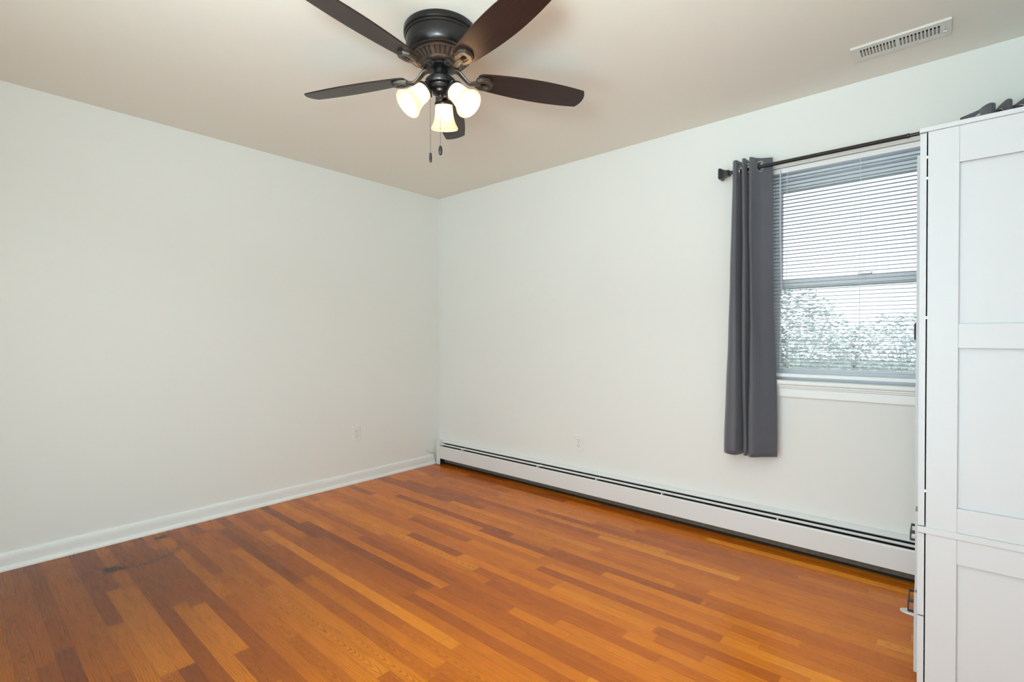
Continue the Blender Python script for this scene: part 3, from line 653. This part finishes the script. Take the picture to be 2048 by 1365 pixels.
for k in range(5):
    a = PH + math.radians(72)*k
    if bl0 is None:
        bl0 = obj('blade', build_blade(), M_blade, FN, smooth=30, bevel=0.001); bl = bl0
        br0 = obj('blade_bracket', build_bracket(), M_tinted, None, smooth=50, bevel=0.0012); br0.parent = bl0; br = br0
    else:
        bl = bl0.copy(); COL.objects.link(bl); bl.parent = FN
        br = br0.copy(); COL.objects.link(br); br.parent = bl
    bl.location = (0, 0, ZB - H); bl.rotation_euler = (0, 0, a)

# glass shades with sockets and bulbs
def shade_prof():
    ax = [(0.026, 0.0), (0.036, -0.004), (0.0375, -0.020), (0.0385, -0.045), (0.042, -0.068), (0.050, -0.090), (0.0585, -0.104), (0.0600, -0.109), (0.0575, -0.114)]
    return ax
SH = []
for ang, tl, rr, zz in ((131, 13, 0.092, 2.192), (251, 45, 0.066, 2.184), (11, 45, 0.066, 2.184)):
    a = math.radians(ang); d = Vector((math.cos(a), math.sin(a), 0)); hub = Vector((FX, FY, 0)) + d*rr; hub.z = zz
    axis = (Vector((0, 0, -1))*math.cos(math.radians(tl)) + d*math.sin(math.radians(tl))).normalized()
    M = Matrix.Translation(hub) @ (-axis).to_track_quat('Z', 'Y').to_matrix().to_4x4()
    bm = bmesh.new()
    st = Vector((FX, FY, 2.222)) + d*0.045
    add_tube(bm, catmull([st, st + d*0.02 + Vector((0, 0, 0.0)), hub - axis*0.040, hub - axis*0.025], 5), 0.0085, 12)
    add_lathe(bm, [(0.009, 0.034), (0.011, 0.026), (0.019, 0.010), (0.021, 0.004), (0.030, 0.000), (0.0395, -0.004), (0.0405, -0.009), (0.0385, -0.014), (0.034, -0.012)], 36, M)
    sc = obj('lamp_socket', bm, M_bronze, FN, smooth=True, loc=OF)
    bm = bmesh.new(); add_lathe(bm, shade_prof(), 48, M, cap=False)
    sh = obj('lamp_shade', bm, M_shade, FN, smooth='all', loc=OF); s_ = sh.modifiers.new('thickness', 'SOLIDIFY'); s_.thickness = 0.003
    ss = sh.modifiers.new('sub', 'SUBSURF'); ss.levels = 1; ss.render_levels = 1
    sh['label'] = 'lit frosted glass shade'
    bm = bmesh.new(); add_lathe(bm, [(0.004, -0.012), (0.010, -0.020), (0.0125, -0.034), (0.016, -0.045), (0.019, -0.056), (0.018, -0.066), (0.012, -0.075), (0.003, -0.079)], 20, M)
    obj('bulb', bm, M_bulb, sh, smooth=True, loc=OF)

# pull chains: fine beads on a line with a bob
def chain(x, y, z0, z1, bob):
    bm = bmesh.new(); add_tube(bm, [(x, y, z0), (x, y, z1)], 0.0007, 6)
    z = z0
    while z > z1:
        add_lathe(bm, [(0.0004, 0.0011), (0.0012, 0), (0.0004, -0.0011)], 6, Matrix.Translation((x, y, z))); z -= 0.0042
    c = obj('pull_chain', bm, M_bronze, FN, loc=OF)
    bm = bmesh.new(); add_lathe(bm, bob, 16, Matrix.Translation((x, y, z1))); obj('chain_bob', bm, M_blackmetal, c, smooth=True, loc=OF)
rv = Vector((0.7531, 0.6579, 0)); fv = Vector((-0.6579, 0.7530, 0))
c1 = Vector((FX, FY, 0)) + rv*(-0.040) + fv*(-0.020); c2 = Vector((FX, FY, 0)) + rv*0.005 + fv*(-0.046)
chain(c1.x, c1.y, 2.185, 1.928, [(0.001, 0.002), (0.0045, 0), (0.0055, -0.010), (0.0062, -0.022), (0.0055, -0.034), (0.0035, -0.038)])
chain(c2.x, c2.y, 2.215, 1.948, [(0.001, 0.002), (0.005, -0.001), (0.0080, -0.012), (0.0082, -0.022), (0.0065, -0.034), (0.003, -0.038)])

# ------------------------------------------------------------------ outdoors behind the blind
bm = bmesh.new(); add_box(bm, -25, 30, 0.3, 45, -0.75, -0.70); g = struct('ground', bm, M_grass)
def bush(loc, sx, h, n, label, seed):
    rn = random.Random(seed); root = thing('shrub', loc, label, 'shrub', 'shrubs outside the window'); bm = bmesh.new()
    for i in range(n):
        while True:
            v = Vector((rn.uniform(-1, 1), rn.uniform(-1, 1), rn.uniform(0, 1)))
            if v.x**2 + v.y**2 + (v.z*0.95)**2 < 1 and v.length > 0.45: break
        p = Vector((v.x*sx, v.y*sx*0.8, 0.15 + v.z*h)); q = rn.uniform(0.03, 0.06)
        R = Matrix.Rotation(rn.uniform(0, 6.28), 4, 'Z') @ Matrix.Rotation(rn.uniform(0, 1.4), 4, 'X')
        a = [bm.verts.new(p + (R @ Vector(c)) * q) for c in ((-1, 0, 0), (0, -0.45, 0.1), (1, 0, 0), (0, 0.45, 0.1))]; bm.faces.new(a)
    o = obj('foliage', bm, M_leaf, None, fix=False); o.parent = root
    bm = bmesh.new()
    for i in range(9):
        a = rn.uniform(0, 6.28); r = rn.uniform(0.3, 0.8)*sx
        add_tube(bm, [(0, 0, 0), (r*0.4*math.cos(a), r*0.4*math.sin(a), h*0.45), (r*math.cos(a), r*math.sin(a), h*rn.uniform(0.8, 1.08))], [0.02, 0.012, 0.004], 5)
    o = obj('stems', bm, M_bark, None); o.parent = root
bush((1.2, 7.6, -0.70), 1.5, 2.65, 9000, 'leafy shrub outside, at the left seen through the blind', 1)
bush((3.0, 10.8, -0.70), 2.0, 2.2, 9000, 'low leafy shrub outside, at the right seen through the blind', 2)
TR = thing('tree', (5.6, 16.0, -0.70), 'bare branching tree outside, faint through the upper slats', 'tree')
bm = bmesh.new(); rt = random.Random(11)
def branch(p, d, l, r, lev):
    q = p + d*l; m = p + d*l*0.5 + Vector((rt.uniform(-1, 1), rt.uniform(-1, 1), rt.uniform(-1, 1)))*l*0.06
    add_tube(bm, [p, m, q], [r, r*0.85, r*0.65], 6 if lev < 3 else 4)
    if lev >= 5: return
    for i in range(3 if lev < 4 else 2):
        v = (d + Vector((rt.uniform(-1, 1), rt.uniform(-1, 1), rt.uniform(-0.4, 0.7)))*0.75).normalized()
        branch(p.lerp(q, rt.uniform(0.55, 1.0)), v, l*rt.uniform(0.6, 0.8), r*0.55, lev+1)
branch(Vector((0, 0, 0)), Vector((-0.05, -0.05, 1)).normalized(), 3.2, 0.08, 0)
o = obj('trunk', bm, M_bark, None); o.parent = TR
